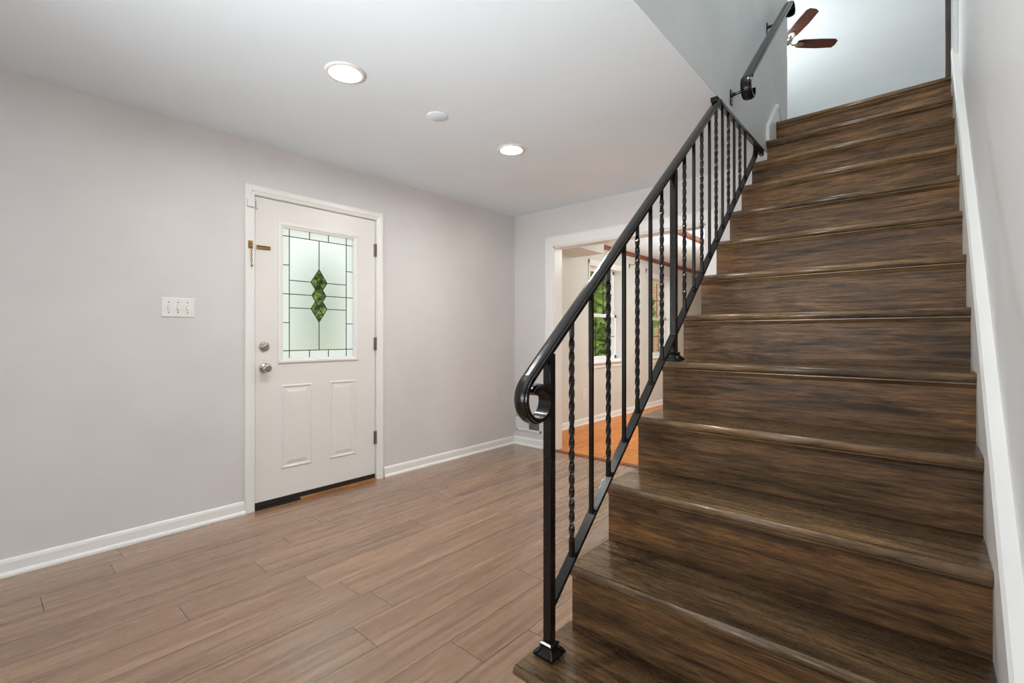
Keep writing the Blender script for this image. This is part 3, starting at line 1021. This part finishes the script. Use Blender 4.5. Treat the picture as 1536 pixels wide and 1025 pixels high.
pth = [(1.121, cz(1.121)), (3.34, cz(3.34)), (3.362, cz(3.362) + 0.008), (3.374, cz(3.374) + 0.022), (3.378, CE - 0.02)]
obj('bottom_rail', MB().sweep_x(pth, [(XI + a, b) for a, b in ((-0.015, -0.006), (0.015, -0.006), (0.015, 0.006), (-0.015, 0.006))]), M['iron'], rail)


def post(y, z0, z1, s):
    return MB().box(XI - s, XI + s, y - s, y + s, z0, z1)


def shoe(y, z, s):
    rings = []
    for w, h in ((0.031, 0.0), (0.031, 0.007), (0.027, 0.011), (0.021, 0.018), (0.0175, 0.027), (0.021, 0.032), (0.0215, 0.037), (0.015, 0.040)):
        rings.append([(XI + a * w, y + b * w, z + h) for a, b in ((-1, -1), (1, -1), (1, 1), (-1, 1))])
    mb = MB().loft(rings, True, False)
    for a, b in ((-1, -1), (1, -1), (1, 1), (-1, 1)):      # cast leaf feet on the corners
        pp = [(XI + a * q, y + b * q, z + h) for q, h in ((0.0165, 0.029), (0.020, 0.020), (0.0265, 0.0115), (0.034, 0.0045))]
        mb.tube(pp, [0.003, 0.0055, 0.0065, 0.003], 10)
    return mb


for y, n in ((1.121, 1), (2.037, 5)):
    zb = n * RISE
    p = obj('newel_post', post(y, zb + 0.004, rz(y) - 0.022, 0.0132), M['iron'], rail, 0.0015)
    obj('base_shoe', shoe(y, zb + 0.0005, 0.0132), M['iron'], p)


def twisted(y, z0, z1, s=0.0066):
    rings = []
    h = z1 - z0
    k = max(6, int(h / 0.007))
    e = 0.05
    for i in range(k + 1):
        z = z0 + h * i / k
        tw = min(max(z - z0 - e, 0), max(h - 2 * e, 0.01)) * 2 * PI / 0.155
        rings.append([(XI + 1.414 * s * math.cos(tw + PI / 4 + j * PI / 2), y + 1.414 * s * math.sin(tw + PI / 4 + j * PI / 2), z) for j in range(4)])
    return MB().loft(rings, True, False)


ys = [1.238, 1.354, 1.466, 1.580, 1.687, 1.802, 1.911, 2.159, 2.276, 2.383, 2.494, 2.597, 2.701, 2.805, 2.910, 3.021, 3.132]
for i, y in enumerate(ys):
    tw = (i % 2 == 0) if y < 2.0 else ((i - 7) % 2 == 0)
    zb = cz(y) + 0.003
    zt_ = rz(y) - 0.020 if y < YAP - 0.01 else CE - 0.019
    if tw:
        obj('twisted_baluster', twisted(y, zb, zt_), M['iron'], rail)
    else:
        obj('plain_baluster', MB().box(XI - 0.0064, XI + 0.0064, y - 0.0064, y + 0.0064, zb, zt_), M['iron'], rail, 0.001)
    if y > 2.2 and not tw:
        obj('weld_bolt', MB().lathe([(0, -0.006), (0.005, -0.005), (0.0065, 0), (0.005, 0.005), (0, 0.006)], (XI, y - 0.012, zb + 0.012), 'y', 10), M['iron'], rail)

# ------------------------------------------------------------------ wall handrail upstairs
XH = -0.745
HS = 0.915
hz = lambda y: 2.575 + (y - 2.814) * HS
wh = thing('wall_handrail', (XW, 2.9, hz(2.9)), 'short black iron handrail bracketed to the upper stairwell wall', 'handrail')
ph = PI / 2 + math.atan(HS)
r0 = 0.066
cl = (2.862, hz(2.862) - r0 * math.hypot(1, HS))
lo = spiral(cl, r0, 0.034, ph, ph + PI * 1.42, 36)
yt = 3.93
cu = (yt, hz(yt) - 0.052 * math.hypot(1, HS))
up = spiral(cu, 0.052, 0.030, ph, ph - PI * 1.25, 32)
P2 = [(XH + x, -n) for x, n in cap_prof(0.028, 0.010)]
mid = [up[0], (3.5, hz(3.5)), (3.1, hz(3.1)), lo[0]]
hb = obj('rail', MB().sweep_x(mid, P2), M['iron'], wh)
obj('lower_scroll', MB().sweep_x([(lo[0][0] + 0.02, hz(lo[0][0] + 0.02))] + lo, P2), M['iron'], hb)
obj('upper_scroll', MB().sweep_x([(up[0][0] - 0.02, hz(up[0][0] - 0.02))] + up, [(XH + x, n) for x, n in cap_prof(0.028, 0.010)]), M['iron'], hb)
for y, z, yo in ((2.815, 2.505, 0.0), (3.62, hz(3.62) - 0.03, 0.0)):
    b = obj('bracket', MB().tube([(XW + 0.003, y, z), (XW + 0.03, y, z), (XW + 0.055, y, z + 0.004), (XH, y + 0.006, z + 0.012)], [0.011, 0.008, 0.008, 0.009], 10), M['iron'], wh)
    obj('wall_plate', MB().box(XW, XW + 0.006, y - 0.018, y + 0.018, z - 0.055, z + 0.028).lathe([(0, 0.006), (0.013, 0.006), (0.011, 0.014), (0, 0.015)], (XW, y, z), 'x', 14), M['iron'], b, 0.002)

# ------------------------------------------------------------------ ceiling fan upstairs
FX, FY, FZ = -1.262, 6.30, 4.575
fan = thing('ceiling_fan', (FX, FY, CU), 'ceiling fan with brown wooden blades and lit globe upstairs', 'ceiling fan')
obj('canopy', MB().lathe([(0, 0), (0.07, 0), (0.068, -0.02), (0.03, -0.06), (0, -0.06)], (FX, FY, CU), 'z', 28), M['chrome'], fan)
obj('downrod', MB().lathe([(0, 0), (0.012, 0), (0.012, 0.36), (0, 0.36)], (FX, FY, FZ + 0.17), 'z', 14), M['chrome'], fan)
obj('motor_housing', MB().lathe([(0, 0.19), (0.035, 0.19), (0.06, 0.16), (0.10, 0.12), (0.105, 0.06), (0.085, 0.02), (0.06, 0.0), (0.05, -0.03), (0, -0.03)], (FX, FY, FZ), 'z', 32), M['chrome'], fan)
obj('globe', MB().lathe([(0, -0.03), (0.05, -0.03), (0.068, -0.06), (0.07, -0.09), (0.055, -0.125), (0.03, -0.145), (0, -0.15)], (FX, FY, FZ), 'z', 28), M['bulb'], fan)
for k in range(4):
    a = YAW + math.radians(-2 + 90 * k)
    Rm = Matrix.Translation((FX, FY, FZ + 0.015)) @ Matrix.Rotation(a, 4, 'Z')
    Rb = Rm @ Matrix.Rotation(math.radians(-13), 4, 'X')
    out = [(0.15, -0.045), (0.20, -0.060), (0.40, -0.066), (0.565, -0.062), (0.60, -0.040), (0.605, 0.02), (0.585, 0.058), (0.40, 0.066), (0.20, 0.055), (0.15, 0.040)]
    n_ = len(out)
    vs = [tuple(Rb @ Vector((x, y, z))) for z in (-0.004, 0.004) for x, y in out]
    mb = MB().add(vs, [tuple(range(n_))[::-1], tuple(range(n_, 2 * n_))] + [(i, (i + 1) % n_, n_ + (i + 1) % n_, n_ + i) for i in range(n_)])
    bl = obj('blade', mb, M['blade'], fan)
    iron_pts = [(0.06, 0, 0.0), (0.11, 0, -0.012), (0.16, 0.0, -0.008)]
    mb = MB().tube([tuple(Rm @ Vector(p)) for p in iron_pts], [0.012, 0.010, 0.012], 10)
    pl_ = [(0.14, -0.02), (0.17, -0.034), (0.215, -0.026), (0.235, 0.0), (0.215, 0.026), (0.17, 0.034), (0.14, 0.02)]
    n_ = len(pl_)
    vs = [tuple(Rb @ Vector((x, y, z))) for z in (-0.009, -0.0045) for x, y in pl_]
    mb.add(vs, [tuple(range(n_))[::-1], tuple(range(n_, 2 * n_))] + [(i, (i + 1) % n_, n_ + (i + 1) % n_, n_ + i) for i in range(n_)])
    obj('blade_iron', mb, M['chrome'], bl)

# ------------------------------------------------------------------ outside
tag(obj('lawn', MB().box(-40, XL - 0.21, -25, 45, -0.35, -0.30), M['lawn']), 'green lawn outside the windows and door', 'lawn', None, 'structure')
tag(obj('porch_slab', MB().box(-5.0, XL - 0.21, 0.4, 2.9, -0.30, -0.02), M['concrete']), 'concrete porch outside the front door', 'porch', None, 'structure')


def tree(name, x, y, h, r, n, mat, label, seed, low=0.15, big=1.0):
    rnd = random.Random(seed)
    t = thing(name, (x, y, -0.3), label, 'tree', 'trees outside')
    obj('trunk', MB().tube([(x, y, -0.32), (x + 0.05, y, h * 0.4), (x - 0.05, y + 0.05, h * 0.85)], [0.11, 0.08, 0.03], 9), M['bark'], t)
    mb = MB()
    for i in range(n):
        while True:
            p = Vector((rnd.uniform(-1, 1), rnd.uniform(-1, 1), rnd.uniform(-1, 1)))
            if 0.35 < p.length < 1:
                break
        lump = 0.75 + 0.25 * math.sin(5 * p.x + seed) * math.cos(4 * p.y + 3 * p.z)
        c_ = Vector((x, y, h * (0.5 + low * 0.5))) + Vector((p.x * r * lump, p.y * r * lump, p.z * h * 0.5 * (1 - low)))
        d = Vector((rnd.gauss(0, 1), rnd.gauss(0, 1), rnd.gauss(0, 0.6))).normalized()
        e = d.cross(Vector((rnd.gauss(0, 1), rnd.gauss(0, 1), rnd.gauss(0, 1)))).normalized()
        L, w = rnd.uniform(0.09, 0.17) * big, rnd.uniform(0.035, 0.06) * big
        q = d.cross(e) * 0.012
        mb.add([c_ - d * L, c_ - e * w + q, c_ + d * L, c_ + e * w + q], [(0, 1, 2, 3)])
    obj('foliage', mb, mat, t)


tree('tree', -5.6, 9.6, 3.4, 1.25, 5200, M['leaf'], 'bright green bushy tree close outside the nearer dining window', 3, 0.0)
tree('tree', -10.6, 14.5, 7.0, 2.6, 6500, M['leaf_dark'], 'tall darker green tree behind the bright one outside', 5, 0.1)
tree('tree', -15.5, 7.8, 4.0, 0.95, 4200, M['leaf'], 'green tree seen through the clear diamonds of the door', 8, 0.0, 1.3)
house = thing('brick_house', (-4.9, 16.0, -0.3), 'tan brick house outside the farther dining window', 'house')
obj('wall', MB().box(-6.55, -2.6, 13.5, 19, -0.3, 5.2), M['brick'], house)
obj('roof', MB().prism_x([(13.1, 5.2), (19.4, 5.2), (16.25, 7.0)], -6.9, -2.3), M['shingle'], house)
